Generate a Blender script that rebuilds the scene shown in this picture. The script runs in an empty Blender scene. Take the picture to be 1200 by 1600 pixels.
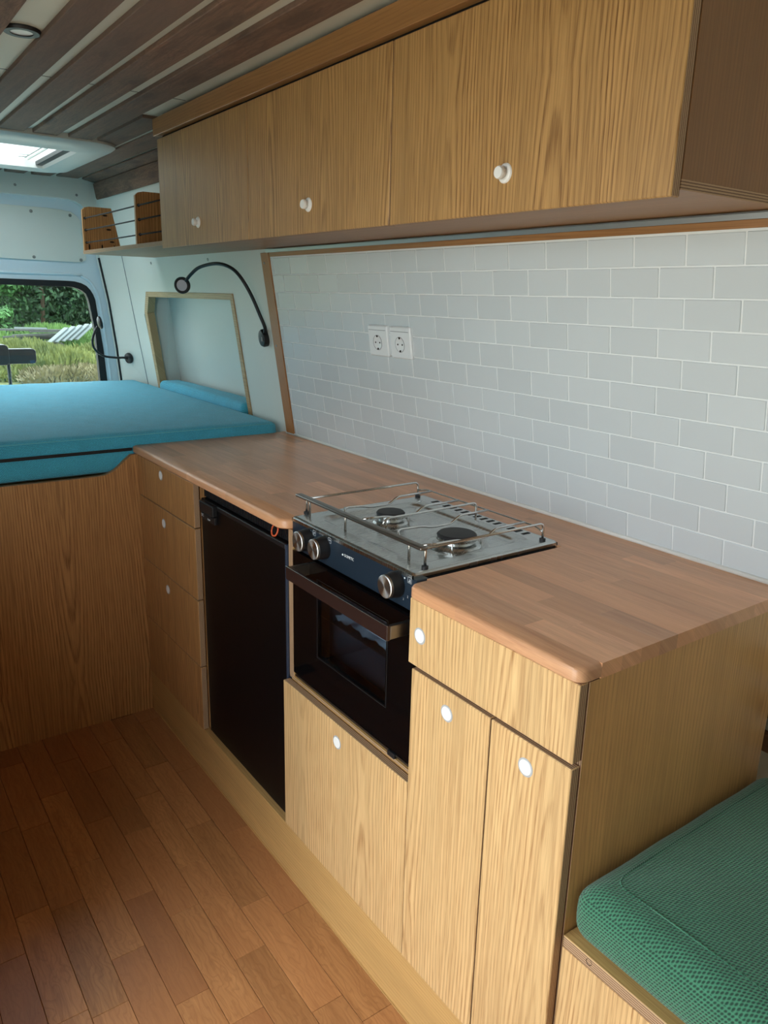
import bpy, bmesh, math, random
from mathutils import Vector, Matrix
random.seed(11)
sc = bpy.context.scene
COL = sc.collection

# ------------------------------------------------------------------ camera
cam_d = bpy.data.cameras.new('camera'); cam = bpy.data.objects.new('camera', cam_d); COL.objects.link(cam)
cam_d.sensor_fit = 'HORIZONTAL'; cam_d.sensor_width = 36.0; cam_d.lens = 36.0 * 1195.98 / 1200
cam_d.clip_start = 0.02; cam_d.clip_end = 300
_r = Vector((0.812754, -0.582133, 0.023489)); _u = Vector((0.138359, 0.232022, 0.962820)); _f = Vector((0.565940, 0.779286, -0.269120))
cm = Matrix.Identity(4)
for i in range(3):
    cm[i][0] = _r[i]; cm[i][1] = _u[i]; cm[i][2] = -_f[i]
cm.translation = Vector((-0.7382, -0.5676, 1.3581))
cam.matrix_world = cm
sc.camera = cam

# ------------------------------------------------------------------ overcast sky
world = bpy.data.worlds.new('sky'); sc.world = world; world.use_nodes = True
bg = world.node_tree.nodes['Background']
bg.inputs[0].default_value = (0.86, 0.965, 1.03, 1); bg.inputs[1].default_value = 3.0

def portal(name, loc, rot, sx, sy):
    d = bpy.data.lights.new(name, 'AREA'); d.shape = 'RECTANGLE'; d.size = sx; d.size_y = sy
    d.cycles.is_portal = True
    o = bpy.data.objects.new(name, d); COL.objects.link(o); o.location = loc; o.rotation_euler = rot
PI = math.pi
portal('side_door_portal', (-1.16, 0.13, 0.85), (0, -PI/2, 0), 1.66, 0.96)
portal('roof_hatch_portal', (-0.24, 2.81, 1.90), (0, 0, 0), 0.70, 0.50)
portal('rear_window_portal', (0.07, 3.44, 1.07), (-PI/2, 0, 0), 0.56, 0.62)
portal('rear_window_portal', (-0.69, 3.44, 1.07), (-PI/2, 0, 0), 0.56, 0.62)

vs = sc.view_settings
vs.view_transform = 'Standard'; vs.look = 'None'; vs.gamma = 1.0; vs.use_curve_mapping = False
vs.exposure = 1.06

# ------------------------------------------------------------------ helpers
WLOC = {}
class B:
    """collects shapes; build() links them as one mesh object"""
    def __init__(s): s.v = []; s.f = []; s.m = []; s.bev = 0; s.seg = 1
    def add(s, vs, fs, mi=0):
        o = len(s.v); s.v += [tuple(q) for q in vs]
        for f in fs: s.f.append([o + i for i in f]); s.m.append(mi)
        return s
    def box(s, x0, x1, y0, y1, z0, z1, mi=0, mx=None, my=None, mz=None):
        o = len(s.v)
        s.v += [(x0,y0,z0),(x1,y0,z0),(x1,y1,z0),(x0,y1,z0),(x0,y0,z1),(x1,y0,z1),(x1,y1,z1),(x0,y1,z1)]
        for f, k in (((0,3,2,1),mz),((4,5,6,7),mz),((0,1,5,4),my),((2,3,7,6),my),((1,2,6,5),mx),((3,0,4,7),mx)):
            s.f.append([o+i for i in f]); s.m.append(mi if k is None else k)
        return s
    def hexa(s, pts, mi=0):       # 8 points, order as in box
        return s.add(pts, [(0,3,2,1),(4,5,6,7),(0,1,5,4),(2,3,7,6),(1,2,6,5),(3,0,4,7)], mi)
    def prism(s, poly, axis, a, b, mi=0, ms=None):   # poly in the two other axes (cyclic order)
        def P(q, t):
            return {'x': (t, q[0], q[1]), 'y': (q[0], t, q[1]), 'z': (q[0], q[1], t)}[axis]
        n = len(poly); vs = [P(q, a) for q in poly] + [P(q, b) for q in poly]
        s.add(vs, [list(range(n))[::-1], list(range(n, 2*n))], mi)
        o = len(s.v) - 2*n
        for i in range(n):
            j = (i+1) % n; s.f.append([o+i, o+j, o+n+j, o+n+i]); s.m.append(mi if ms is None else ms)
        return s
    def loft(s, rings, mi=0, cap=True, closed=True):
        n = len(rings[0]); o = len(s.v)
        for r in rings: s.v += [tuple(q) for q in r]
        for k in range(len(rings)-1):
            for i in range(n if closed else n-1):
                j = (i+1) % n
                s.f.append([o+k*n+i, o+k*n+j, o+(k+1)*n+j, o+(k+1)*n+i]); s.m.append(mi)
        if cap:
            s.f.append([o+i for i in range(n)][::-1]); s.m.append(mi)
            s.f.append([o+(len(rings)-1)*n+i for i in range(n)]); s.m.append(mi)
        return s
    def tube(s, pts, r, seg=8, mi=0, flat=None):
        pts = [Vector(q) for q in pts]; rings = []
        up = Vector((0.123, 0.271, 0.95)).normalized(); prev = None
        for i, q in enumerate(pts):
            t = (pts[min(i+1, len(pts)-1)] - pts[max(i-1, 0)]).normalized()
            if prev is None:
                a = t.cross(up).normalized()
            else:
                a = (prev - t * prev.dot(t)).normalized()
            prev = a; b = t.cross(a)
            rr = r[i] if isinstance(r, (list, tuple)) else r
            rings.append([q + a*rr*math.cos(k*2*PI/seg) + b*rr*math.sin(k*2*PI/seg) for k in range(seg)])
        return s.loft(rings, mi)
    def lathe(s, prof, c, axis, seg=24, mi=0, cap=True):        # prof: (r, t) list along axis
        c = Vector(c); A = Vector(axis).normalized()
        a = A.orthogonal().normalized(); b = A.cross(a)
        rings = [[c + A*t + a*max(r, 1e-5)*math.cos(k*2*PI/seg) + b*max(r, 1e-5)*math.sin(k*2*PI/seg) for k in range(seg)] for r, t in prof]
        return s.loft(rings, mi, cap)
    def bevel(s, w, seg=1): s.bev = w; s.seg = seg; return s
    def build(s, name, mats, parent=None, smooth=False, kind=None, origin=None):
        if not isinstance(mats, (list, tuple)): mats = [mats]
        me = bpy.data.meshes.new(name)
        if origin is None:
            lo = [min(q[i] for q in s.v) for i in range(3)]; hi = [max(q[i] for q in s.v) for i in range(3)]
            origin = Vector([(lo[i]+hi[i])/2 for i in range(3)])
        else: origin = Vector(origin)
        me.from_pydata([Vector(q) - origin for q in s.v], [], s.f)
        me.polygons.foreach_set('material_index', s.m)
        for m in mats: me.materials.append(M[m])
        bm = bmesh.new(); bm.from_mesh(me)
        bmesh.ops.recalc_face_normals(bm, faces=bm.faces)
        if s.bev:
            bmesh.ops.remove_doubles(bm, verts=bm.verts, dist=1e-6)
            bmesh.ops.bevel(bm, geom=[e for e in bm.edges if len(e.link_faces) == 2 and e.calc_face_angle(0) > 0.6],
                            offset=s.bev, segments=s.seg, affect='EDGES', profile=0.5, clamp_overlap=True)
        bm.to_mesh(me); bm.free()
        if smooth:
            me.polygons.foreach_set('use_smooth', [True]*len(me.polygons))
            if smooth != True: me.set_sharp_from_angle(angle=math.radians(smooth))
        o = bpy.data.objects.new(name, me); link(o, origin, parent)
        if kind: o['kind'] = kind
        return o
def link(o, world_loc, parent=None):
    COL.objects.link(o); WLOC[o.name] = Vector(world_loc)
    if parent is not None:
        o.parent = parent; o.location = Vector(world_loc) - WLOC[parent.name]
    else: o.location = world_loc
def tag(o, label, cat, group=None):
    o['label'] = label; o['category'] = cat
    if group: o['group'] = group
    return o
def thing(name, label, cat, loc, group=None):
    o = bpy.data.objects.new(name, None); o.empty_display_size = 0.05
    link(o, loc); return tag(o, label, cat, group)
def struct(b, name, mats, **k):
    return b.build(name, mats, kind='structure', **k)
def rrect(x0, x1, y0, y1, r, seg=5):
    out = []
    for cx, cy, a0 in ((x1-r, y1-r, 0), (x0+r, y1-r, PI/2), (x0+r, y0+r, PI), (x1-r, y0+r, 1.5*PI)):
        for k in range(seg+1):
            a = a0 + k*PI/2/seg; out.append((cx + r*math.cos(a), cy + r*math.sin(a)))
    return out
def smooth_path(pts, n=6):
    pts = [Vector(q) for q in pts]; out = []
    for i in range(len(pts)-1):
        p0 = pts[max(i-1, 0)]; p1 = pts[i]; p2 = pts[i+1]; p3 = pts[min(i+2, len(pts)-1)]
        for k in range(n):
            t = k/n
            out.append(0.5*((2*p1) + (p2-p0)*t + (2*p0-5*p1+4*p2-p3)*t*t + (3*p1-p0-3*p2+p3)*t**3))
    return out + [pts[-1]]
def round_corners(pts, r, n=4):
    pts = [Vector(q) for q in pts]; out = [pts[0]]
    for i in range(1, len(pts)-1):
        a, b, c = pts[i-1], pts[i], pts[i+1]
        d1 = (a-b); d2 = (c-b); k = min(r, d1.length*.45, d2.length*.45)
        s_, e_ = b + d1.normalized()*k, b + d2.normalized()*k
        for j in range(n+1):
            t = j/n; out.append(s_*(1-t)**2 + b*2*t*(1-t) + e_*t*t)
    return out + [pts[-1]]

# ------------------------------------------------------------------ materials
M = {}
def srgb(r, g, b):
    f = lambda c: (c/255/12.92) if c/255 <= 0.04045 else ((c/255+0.055)/1.055)**2.4
    return (f(r), f(g), f(b), 1)
class NT:
    def __init__(s, name):
        s.m = bpy.data.materials.new(name); s.m.use_nodes = True; s.t = s.m.node_tree
        s.p = s.t.nodes['Principled BSDF']; M[name] = s.m
    def n(s, typ, **k):
        nd = s.t.nodes.new(typ)
        for a, v in k.items(): setattr(nd, a, v)
        return nd
    def l(s, a, b): s.t.links.new(a, b)
    def inp(s, sock, v):
        if hasattr(v, 'links'): s.l(v, sock)
        else: sock.default_value = v
    def math(s, op, a, b=0.0, c=None, clamp=False):
        nd = s.n('ShaderNodeMath', operation=op, use_clamp=clamp); s.inp(nd.inputs[0], a); s.inp(nd.inputs[1], b)
        if c is not None: s.inp(nd.inputs[2], c)
        return nd.outputs[0]
    def coords(s):
        tc = s.n('ShaderNodeTexCoord'); sp = s.n('ShaderNodeSeparateXYZ'); s.l(tc.outputs['Object'], sp.inputs[0])
        return tc.outputs['Object'], sp.outputs
    def rand(s): return s.n('ShaderNodeObjectInfo').outputs['Random']
    def vec(s, x, y, z):
        nd = s.n('ShaderNodeCombineXYZ')
        for i, v in enumerate((x, y, z)): s.inp(nd.inputs[i], v)
        return nd.outputs[0]
    def noise(s, vec, scale, detail=3.0, rough=0.5, dist=0.0):
        nd = s.n('ShaderNodeTexNoise'); s.l(vec, nd.inputs['Vector'])
        nd.inputs['Scale'].default_value = scale; nd.inputs['Detail'].default_value = detail
        nd.inputs['Roughness'].default_value = rough; nd.inputs['Distortion'].default_value = dist
        return nd.outputs[0]
    def ramp(s, fac, stops):
        nd = s.n('ShaderNodeValToRGB'); s.l(fac, nd.inputs[0]); e = nd.color_ramp.elements
        while len(e) < len(stops): e.new(0.5)
        for k, (p_, c_) in enumerate(stops):
            e[k].position = p_; e[k].color = c_ if isinstance(c_, (tuple, list)) else (c_, c_, c_, 1)
        return nd.outputs[0]
    def mix(s, fac, a, b, blend='MIX'):
        nd = s.n('ShaderNodeMix', data_type='RGBA', blend_type=blend)
        s.inp(nd.inputs[0], fac); s.inp(nd.inputs[6], a); s.inp(nd.inputs[7], b); return nd.outputs[2]
    def bump(s, h, strength=0.2, dist=0.001):
        nd = s.n('ShaderNodeBump'); nd.inputs['Strength'].default_value = strength; nd.inputs['Distance'].default_value = dist
        s.l(h, nd.inputs['Height']); s.l(nd.outputs[0], s.p.inputs['Normal'])
    def set(s, color=None, rough=0.5, metal=0.0, **k):
        if color is not None: s.inp(s.p.inputs['Base Color'], color)
        s.inp(s.p.inputs['Roughness'], rough); s.p.inputs['Metallic'].default_value = metal
        for a, v in k.items(): s.inp(s.p.inputs[a.replace('_', ' ')], v)
        return s
def plain(name, rgb, rough=0.5, metal=0.0, var=0.0, **k):
    t = NT(name); c = srgb(*rgb)
    if var:
        tc, _ = t.coords(); f = t.noise(tc, 18, 4)
        c = t.mix(t.math('MULTIPLY', f, var), c, (c[0]*.55, c[1]*.55, c[2]*.55, 1))
    return t.set(c, rough, metal, **k)

def oak(name, grain, light, dark, ring=0.0078, leaf=0.12, rough=0.42, contrast=0.95):
    t = NT(name); tc, X = t.coords(); R_ = t.rand()
    ax = {'z': (0, 1, 2), 'y': (0, 2, 1), 'x': (1, 2, 0)}[grain]
    u = t.math('ADD', X[ax[0]], X[ax[1]]); v = X[ax[2]]
    u = t.math('ADD', u, t.math('MULTIPLY', R_, 0.9)); v = t.math('ADD', v, t.math('MULTIPLY', R_, 5.3))
    up = t.math('PINGPONG', u, leaf)
    wob = t.noise(t.vec(t.math('MULTIPLY', u, 7.0), t.math('MULTIPLY', v, 1.1), t.math('MULTIPLY', R_, 9.0)), 1.0, 2.0)
    fine = t.noise(t.vec(t.math('MULTIPLY', u, 45.0), t.math('MULTIPLY', v, 5.0), 0.0), 1.0, 3.0)
    up = t.math('ADD', up, t.math('MULTIPLY', t.math('SUBTRACT', wob, 0.5), 0.045))
    d = t.math('MULTIPLY_ADD', t.math('PINGPONG', v, 0.7), 0.05, 0.004)
    r = t.math('SQRT', t.math('ADD', t.math('MULTIPLY', up, up), t.math('MULTIPLY', d, d)))
    r = t.math('ADD', r, t.math('MULTIPLY', fine, 0.005))
    saw = t.math('FRACT', t.math('DIVIDE', r, ring))
    lines = t.ramp(saw, [(0.0, 0.25), (0.25, 0.0), (0.55, 0.35), (0.78, 1.0), (0.90, 0.9), (1.0, 0.25)])
    pores = t.noise(t.vec(t.math('MULTIPLY', u, 620.0), t.math('MULTIPLY', v, 16.0), 1.0), 1.0, 2.0)
    pores = t.ramp(pores, [(0.40, 0.0), (0.64, 1.0)])
    streak = t.noise(t.vec(t.math('MULTIPLY', u, 210.0), t.math('MULTIPLY', v, 2.6), t.math('MULTIPLY', R_, 17.0)), 1.0, 3.0, 0.6)
    streak = t.ramp(streak, [(0.46, 0.0), (0.70, 1.0)])
    tone = t.noise(t.vec(t.math('MULTIPLY', u, 16.0), t.math('MULTIPLY', v, 1.3), t.math('MULTIPLY', R_, 31.0)), 1.0, 2.0)
    amt = t.math('MULTIPLY', t.math('MULTIPLY_ADD', pores, 0.5, 0.5), lines)
    amt = t.math('MULTIPLY', amt, t.ramp(tone, [(0.3, 0.45), (0.62, 1.0)]))
    amt = t.math('MAXIMUM', amt, t.math('MULTIPLY', streak, 0.62))
    amt = t.math('MULTIPLY', amt, contrast)
    c = t.mix(amt, srgb(*light), srgb(*dark))
    c = t.mix(t.math('MULTIPLY', pores, 0.14), c, srgb(*dark))
    val = t.math('MULTIPLY_ADD', t.math('SUBTRACT', tone, 0.5), 0.5, 1.0)
    c = t.mix(1.0, c, t.vec(val, val, val), 'MULTIPLY')
    t.set(c, rough); t.bump(amt, 0.25, 0.0006)
    return t
oak('oak', 'z', (226, 188, 134), (146, 98, 54), contrast=0.85)
oak('oak_tan', 'z', (204, 152, 96), (110, 63, 29))          # upper cupboards and bed panel, redder and darker
oak('oak_upper', 'z', (198, 155, 98), (106, 67, 33))
oak('oak_flat', 'y', (206, 164, 104), (142, 96, 48), leaf=0.3, contrast=0.5)
oak('oak_shaded', 'z', (150, 106, 64), (104, 68, 38), leaf=0.4, contrast=0.5)  # upper end panels: their shade is put into a darker oak colour
oak('fascia_oak', 'y', (166, 120, 72), (112, 74, 40), leaf=0.3, contrast=0.6)
oak('oak_side', 'z', (214, 164, 104), (148, 102, 54), leaf=0.4, contrast=0.55)
oak('trim_oak', 'y', (170, 122, 74), (120, 72, 34), leaf=0.2, contrast=0.6)
oak('trim_oak_up', 'z', (178, 124, 74), (112, 68, 34), leaf=0.2, contrast=0.6)
oak('frame_pine', 'y', (196, 162, 116), (120, 84, 50), leaf=0.2, contrast=0.6)
def ply(name, axis):
    t = NT(name); tc, X = t.coords()
    a = X['xyz'.index(axis)]
    o = [X[i] for i in range(3) if i != 'xyz'.index(axis)]
    saw = t.math('FRACT', t.math('DIVIDE', t.math('ADD', a, 1.0), 0.0036))
    n = t.noise(tc, 300, 2)
    f = t.math('ADD', saw, t.math('MULTIPLY', t.math('SUBTRACT', n, 0.5), 0.2))
    c = t.ramp(f, [(0.0, srgb(196, 164, 128)), (0.42, srgb(180, 146, 112)), (0.55, srgb(116, 84, 62)), (0.9, srgb(128, 96, 72)), (1.0, srgb(196, 164, 128))])
    t.set(c, 0.6)
for a in 'xyz': ply('ply_'+a, a)

def stave_wood(name, light, dark, rough, grain='y', vary=0.5, streak=0.6, hue=None, ring=None, knots=False):
    t = NT(name); tc, X = t.coords(); R_ = t.rand()
    ax = {'y': (0, 2, 1), 'x': (1, 2, 0)}[grain]
    u = t.math('ADD', X[ax[0]], X[ax[1]]); v = X[ax[2]]; k = t.math('MULTIPLY', R_, 37.0)
    n1 = t.noise(t.vec(t.math('MULTIPLY', u, 70.0), t.math('MULTIPLY', v, 5.0), k), 1.0, 4.0, 0.6, 0.4)
    n2 = t.noise(t.vec(t.math('MULTIPLY', u, 700.0), t.math('MULTIPLY', v, 30.0), k), 1.0, 2.0)
    n3 = t.noise(t.vec(t.math('MULTIPLY', u, 22.0), t.math('MULTIPLY', v, 9.0), k), 1.0, 2.0, 0.5, 1.0)
    f = t.math('ADD', t.math('MULTIPLY', n1, 0.7), t.math('MULTIPLY', n2, 0.3))
    f = t.ramp(f, [(0.32, 0.0), (0.72, 1.0)])
    c = t.mix(t.math('MULTIPLY', f, streak), srgb(*light), srgb(*dark))
    if ring:
        w = t.math('FRACT', t.math('ADD', t.math('DIVIDE', u, ring), t.math('MULTIPLY', n3, 6.0)))
        w = t.ramp(w, [(0.0, 0.1), (0.5, 0.0), (0.85, 1.0), (1.0, 0.1)])
        c = t.mix(t.math('MULTIPLY', w, 0.35), c, srgb(*dark))
    if knots:
        vo = t.n('ShaderNodeTexVoronoi', feature='F1', voronoi_dimensions='2D'); vo.inputs['Scale'].default_value = 1.0
        t.l(t.vec(t.math('MULTIPLY_ADD', u, 9.0, k), t.math('ADD', t.math('MULTIPLY', v, 3.2), t.math('MULTIPLY', n3, 0.5)), 0.0), vo.inputs['Vector'])
        kn = t.ramp(vo.outputs['Distance'], [(0.0, 1.0), (0.09, 0.8), (0.13, 0.25), (0.18, 0.5), (0.26, 0.0)])
        c = t.mix(t.math('MULTIPLY', kn, 0.75), c, srgb(52, 34, 26))
        patch = t.noise(t.vec(t.math('MULTIPLY', u, 8.0), t.math('MULTIPLY', v, 2.0), k), 1.0, 3.0)
        c = t.mix(t.ramp(patch, [(0.42, 0.0), (0.66, 0.55)]), c, srgb(96, 88, 78))
    R2 = t.math('FRACT', t.math('MULTIPLY', R_, 91.7))
    val = t.math('MULTIPLY_ADD', t.math('SUBTRACT', R2, 0.5), vary, 1.0)
    c = t.mix(1.0, c, t.vec(val, val, val), 'MULTIPLY')
    if hue: c = t.mix(t.math('MULTIPLY', R_, 0.6), c, srgb(*hue))
    t.set(c, rough); t.bump(n2, 0.12, 0.0005)
    return t
stave_wood('worktop_wood', (232, 176, 132), (176, 118, 84), 0.34, vary=0.42, hue=(214, 154, 108), streak=0.8)
stave_wood('floor_wood', (204, 148, 96), (142, 90, 50), 0.33, vary=0.36, streak=0.7, hue=(172, 114, 74), ring=0.012)
stave_wood('ceiling_wood', (152, 116, 94), (66, 44, 35), 0.75, vary=0.3, streak=0.9, hue=(122, 98, 86), ring=0.014, knots=True)
stave_wood('wall_board_wood', (150, 112, 84), (100, 70, 52), 0.6, vary=0.2)

plain('white_panel', (222, 224, 216), 0.42, var=0.05)
plain('ceiling_white', (216, 212, 196), 0.5, var=0.05)
plain('door_metal', (212, 226, 234), 0.32, var=0.04, Coat_Weight=0.3)
plain('white_plastic', (238, 242, 244), 0.32)
plain('knob_white', (244, 244, 242), 0.3)
plain('knob_ring', (176, 178, 182), 0.35)
plain('grey_ring', (120, 124, 132), 0.4)
plain('hatch_plastic', (222, 222, 214), 0.42)
plain('hatch_dark', (26, 34, 38), 0.4)
plain('grout', (236, 240, 240), 0.75)
plain('silicone', (236, 234, 228), 0.45)
plain('rubber', (18, 18, 21), 0.6)
plain('black_plastic', (22, 23, 26), 0.45)
plain('fridge_black', (13, 11, 12), 0.36, Specular_IOR_Level=0.18)
plain('fridge_grille', (22, 24, 28), 0.4)
plain('fridge_edge', (70, 84, 108), 0.28, 0.6)
plain('cord_black', (20, 20, 22), 0.7)
plain('hole_dark', (24, 17, 12), 0.9)
plain('void_black', (6, 6, 7), 0.8)
plain('enamel_blue', (30, 42, 54), 0.3, Specular_IOR_Level=0.4)
plain('oven_glass', (9, 8, 9), 0.06)
plain('handle_brown', (58, 40, 36), 0.22, 0.35)
plain('oven_cavity', (104, 112, 122), 0.45)
plain('chrome', (214, 214, 212), 0.16, 1.0)
plain('rail_steel', (128, 122, 116), 0.34, 1.0)
plain('cap_black', (34, 34, 36), 0.55)
plain('print_white', (225, 228, 230), 0.5)
plain('print_grey', (168, 172, 176), 0.5)
plain('orange_loop', (196, 84, 44), 0.5)
plain('lamp_lens', (206, 206, 214), 0.3)
plain('aluminium', (176, 182, 186), 0.35, 0.7)
plain('screw', (150, 152, 150), 0.35, 0.8)
plain('paper', (214, 226, 232), 0.6)
plain('bag_film', (170, 186, 196), 0.25)
plain('gravel', (206, 196, 176), 0.95, var=0.3)
plain('meadow', (92, 98, 52), 0.95, var=0.5)
plain('pile_white', (98, 107, 107), 0.6)
plain('pile_grey', (74, 76, 72), 0.8, var=0.3)
plain('bark', (84, 70, 54), 0.9, var=0.4)
plain('thread_teal', (112, 190, 200), 0.7)
plain('piping_teal', (24, 62, 76), 0.8)

t = NT('tile_glaze'); tc, X = t.coords(); R_ = t.rand()
n = t.noise(t.vec(t.math('ADD', X[0], R_), t.math('ADD', X[1], t.math('MULTIPLY', R_, 7.0)), X[2]), 22, 2)
v = t.math('MULTIPLY_ADD', t.math('SUBTRACT', R_, 0.5), 0.06, 1.0)
t.set(t.mix(1.0, srgb(212, 219, 222), t.vec(v, v, v), 'MULTIPLY'), 0.22); t.bump(n, 0.18, 0.002)

t = NT('steel'); tc, X = t.coords()
n = t.noise(t.vec(t.math('MULTIPLY', X[0], 40.0), t.math('MULTIPLY', X[1], 1500.0), X[2]), 1.0, 2)
t.set(srgb(196, 198, 196), t.math('MULTIPLY_ADD', n, 0.12, 0.20), 1.0)
t = NT('knob_steel')
tg = t.n('ShaderNodeTangent', direction_type='RADIAL', axis='X')
t.set(srgb(200, 198, 196), 0.34, 1.0, Anisotropic=0.85); t.l(tg.outputs[0], t.p.inputs['Tangent'])

def mesh_fabric(name, base, hole, pitch, rough=0.85):
    t = NT(name); tc, X = t.coords()
    sn = t.n('ShaderNodeSeparateXYZ'); t.l(t.n('ShaderNodeNewGeometry').outputs['Normal'], sn.inputs[0])
    topf = t.math('GREATER_THAN', t.math('ABSOLUTE', sn.outputs[2]), 0.62)
    sidef = t.math('GREATER_THAN', t.math('ABSOLUTE', sn.outputs[0]), t.math('ABSOLUTE', sn.outputs[1]))
    a_top, b_top = t.math('ADD', X[0], t.math('MULTIPLY', X[1], 0.5)), X[1]
    sel = lambda f, p_, q_: t.math('ADD', t.math('MULTIPLY', p_, f), t.math('MULTIPLY', q_, t.math('SUBTRACT', 1.0, f)))
    hor = sel(sidef, X[1], X[0])
    a_ = sel(topf, a_top, t.math('ADD', hor, t.math('MULTIPLY', X[2], 0.5))); b_ = sel(topf, b_top, X[2])
    vo = t.n('ShaderNodeTexVoronoi', feature='F1', voronoi_dimensions='2D'); t.l(t.vec(a_, b_, 0.0), vo.inputs['Vector'])
    vo.inputs['Scale'].default_value = 1.0/pitch; vo.inputs['Randomness'].default_value = 0.12
    h = t.ramp(vo.outputs['Distance'], [(0.22, 0.0), (0.5, 1.0)])
    n = t.noise(tc, 30, 2)
    c = t.mix(h, srgb(*hole), srgb(*base))
    val = t.math('MULTIPLY_ADD', t.math('SUBTRACT', n, 0.5), 0.25, 1.0)
    c = t.mix(1.0, c, t.vec(val, val, val), 'MULTIPLY')
    t.set(c, rough, Sheen_Weight=0.25); t.bump(h, 0.6, 0.0015)
mesh_fabric('green_mesh', (66, 132, 100), (22, 62, 46), 0.0046)
mesh_fabric('teal_mesh', (88, 208, 236), (40, 128, 158), 0.0042)

def glass(name, tint, gloss):
    t = NT(name); out = t.t.nodes['Material Output']; t.t.nodes.remove(t.p)
    tr = t.n('ShaderNodeBsdfTransparent'); tr.inputs[0].default_value = tint
    gl = t.n('ShaderNodeBsdfGlossy'); gl.inputs['Roughness'].default_value = 0.02
    fr = t.n('ShaderNodeFresnel'); fr.inputs[0].default_value = 1.45
    mx = t.n('ShaderNodeMixShader'); t.l(t.math('MULTIPLY', fr.outputs[0], gloss), mx.inputs[0])
    t.l(tr.outputs[0], mx.inputs[1]); t.l(gl.outputs[0], mx.inputs[2]); t.l(mx.outputs[0], out.inputs[0])
glass('window_glass', (0.93, 0.97, 0.96, 1), 0.6)
glass('oven_pane', (0.80, 0.84, 0.88, 1), 0.6)
glass('hatch_pane', (0.97, 0.98, 0.98, 1), 0.2)

def foliage(name, a, b):
    t = NT(name); tc, X = t.coords()
    n = t.noise(tc, 1.3, 3); n2 = t.noise(tc, 14, 2)
    f = t.math('ADD', t.math('MULTIPLY', n, 0.6), t.math('MULTIPLY', n2, 0.4))
    t.set(t.mix(t.ramp(f, [(0.36, 0.0), (0.64, 1.0)]), srgb(*a), srgb(*b)), 0.7)
foliage('leaf_dark', (16, 42, 22), (44, 84, 40))
foliage('leaf_mid', (26, 62, 28), (64, 112, 48))
foliage('leaf_light', (50, 84, 34), (92, 126, 56))
foliage('weed', (60, 74, 30), (116, 122, 60))
foliage('weed_dry', (84, 78, 48), (124, 116, 80))

# ------------------------------------------------------------------ room shell
LEAN = 0.1507; TH = math.atan(LEAN)
def wx(z): return 0.5355 + LEAN*(0.9 - z)
NRM = Vector((-math.cos(TH), 0, -math.sin(TH)))      # into the room
def WP(y, z, off=0.0):
    return Vector((wx(z), y, z)) + NRM*off
def wall_quad(b, y0, y1, z0, z1, o0, o1, mi=0):      # slab on the leaning wall between offsets o0 (wall side) and o1 (room side)
    b.hexa([WP(y0,z0,o1), WP(y0,z0,o0), WP(y1,z0,o0), WP(y1,z0,o1), WP(y0,z1,o1), WP(y0,z1,o0), WP(y1,z1,o0), WP(y1,z1,o1)], mi)
CX = -0.31                                            # middle of the van

fl = struct(B().box(-1.16, 0.56, -2.3, 3.36, -0.05, -0.004), 'floor', 'hole_dark')
# floor planks: rows run along the van
joint0 = {0: 1.362, 1: 1.110, 2: 1.309, 3: 1.176, 4: 1.276, 5: 1.13, 6: 1.34, 7: 1.04, 8: 1.25, 9: 1.10, 10: 1.31, 11: 1.18, 12: 1.28, 13: 1.05, 14: 1.2}
PW, PL = 0.0715, 0.3245
plank_mesh = {}
for r_ in range(15):
    x1 = 0.006 - r_*PW if r_ else 0.006
    x0 = 0.006 - (r_+1)*PW
    if r_ == 0: x1 = 0.010
    j = joint0[r_] + 2*PL
    while j > -1.6:
        ya, yb = j - PL, min(j, 1.765)
        if yb - ya > 0.02 and ya < 1.75:
            b = B().box(x0+.0004, x1-.0004, ya+.0004, yb-.0004, -0.004, 0.0).bevel(0.0007)
            key = (r_ == 0, round(yb-ya, 4))
            if key in plank_mesh:
                o = bpy.data.objects.new('plank', plank_mesh[key])
                link(o, ((x0+x1)/2, (ya+yb)/2, -0.002), fl)
            else:
                o = b.build('plank', 'floor_wood', fl); plank_mesh[key] = o.data
        j -= PL

# right-hand wall: leaning white panel with the bunk recess cut into it
b = B()
wall_quad(b, -2.3, 2.03, 0.0, 1.86, -0.02, 0.0)
wall_quad(b, 3.02, 3.17, 0.0, 1.86, -0.02, 0.0)
wall_quad(b, 2.03, 3.02, 1.36, 1.86, -0.02, 0.0)
wall_quad(b, 2.03, 3.02, 0.0, 0.80, -0.02, 0.0)
def wall_poly(b, yz, o0, o1, mi=0):
    n = len(yz); vs = [WP(y, z, o0) for y, z in yz] + [WP(y, z, o1) for y, z in yz]
    b.add(vs, [list(range(n)), list(range(2*n-1, n-1, -1))] + [[i, (i+1) % n, n+(i+1) % n, n+i] for i in range(n)], mi)
wall_poly(b, [(2.925, 1.36), (3.02, 1.36), (3.02, 1.26), (3.0, 1.2727)], -0.02, 0.0)
wr = struct(b, 'wall_right', 'white_panel')
# recess box
b = B()
wall_quad(b, 2.0, 3.05, 0.75, 1.40, -0.118, -0.108)                       # back
b.hexa([WP(3.03,.75,-.02), WP(3.03,.75,-.11), WP(3.045,.75,-.11), WP(3.045,.75,-.02), WP(3.01,1.38,-.02), WP(2.96,1.38,-.11), WP(2.98,1.38,-.11), WP(3.03,1.38,-.02)])
wall_quad(b, 2.0, 2.02, 0.75, 1.38, -0.11, -0.02)
wall_quad(b, 2.0, 3.05, 1.362, 1.376, -0.11, -0.02)
wall_quad(b, 2.0, 3.05, 0.75, 0.765, -0.11, -0.02)
b.build('recess_box', 'white_panel', wr)
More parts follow.
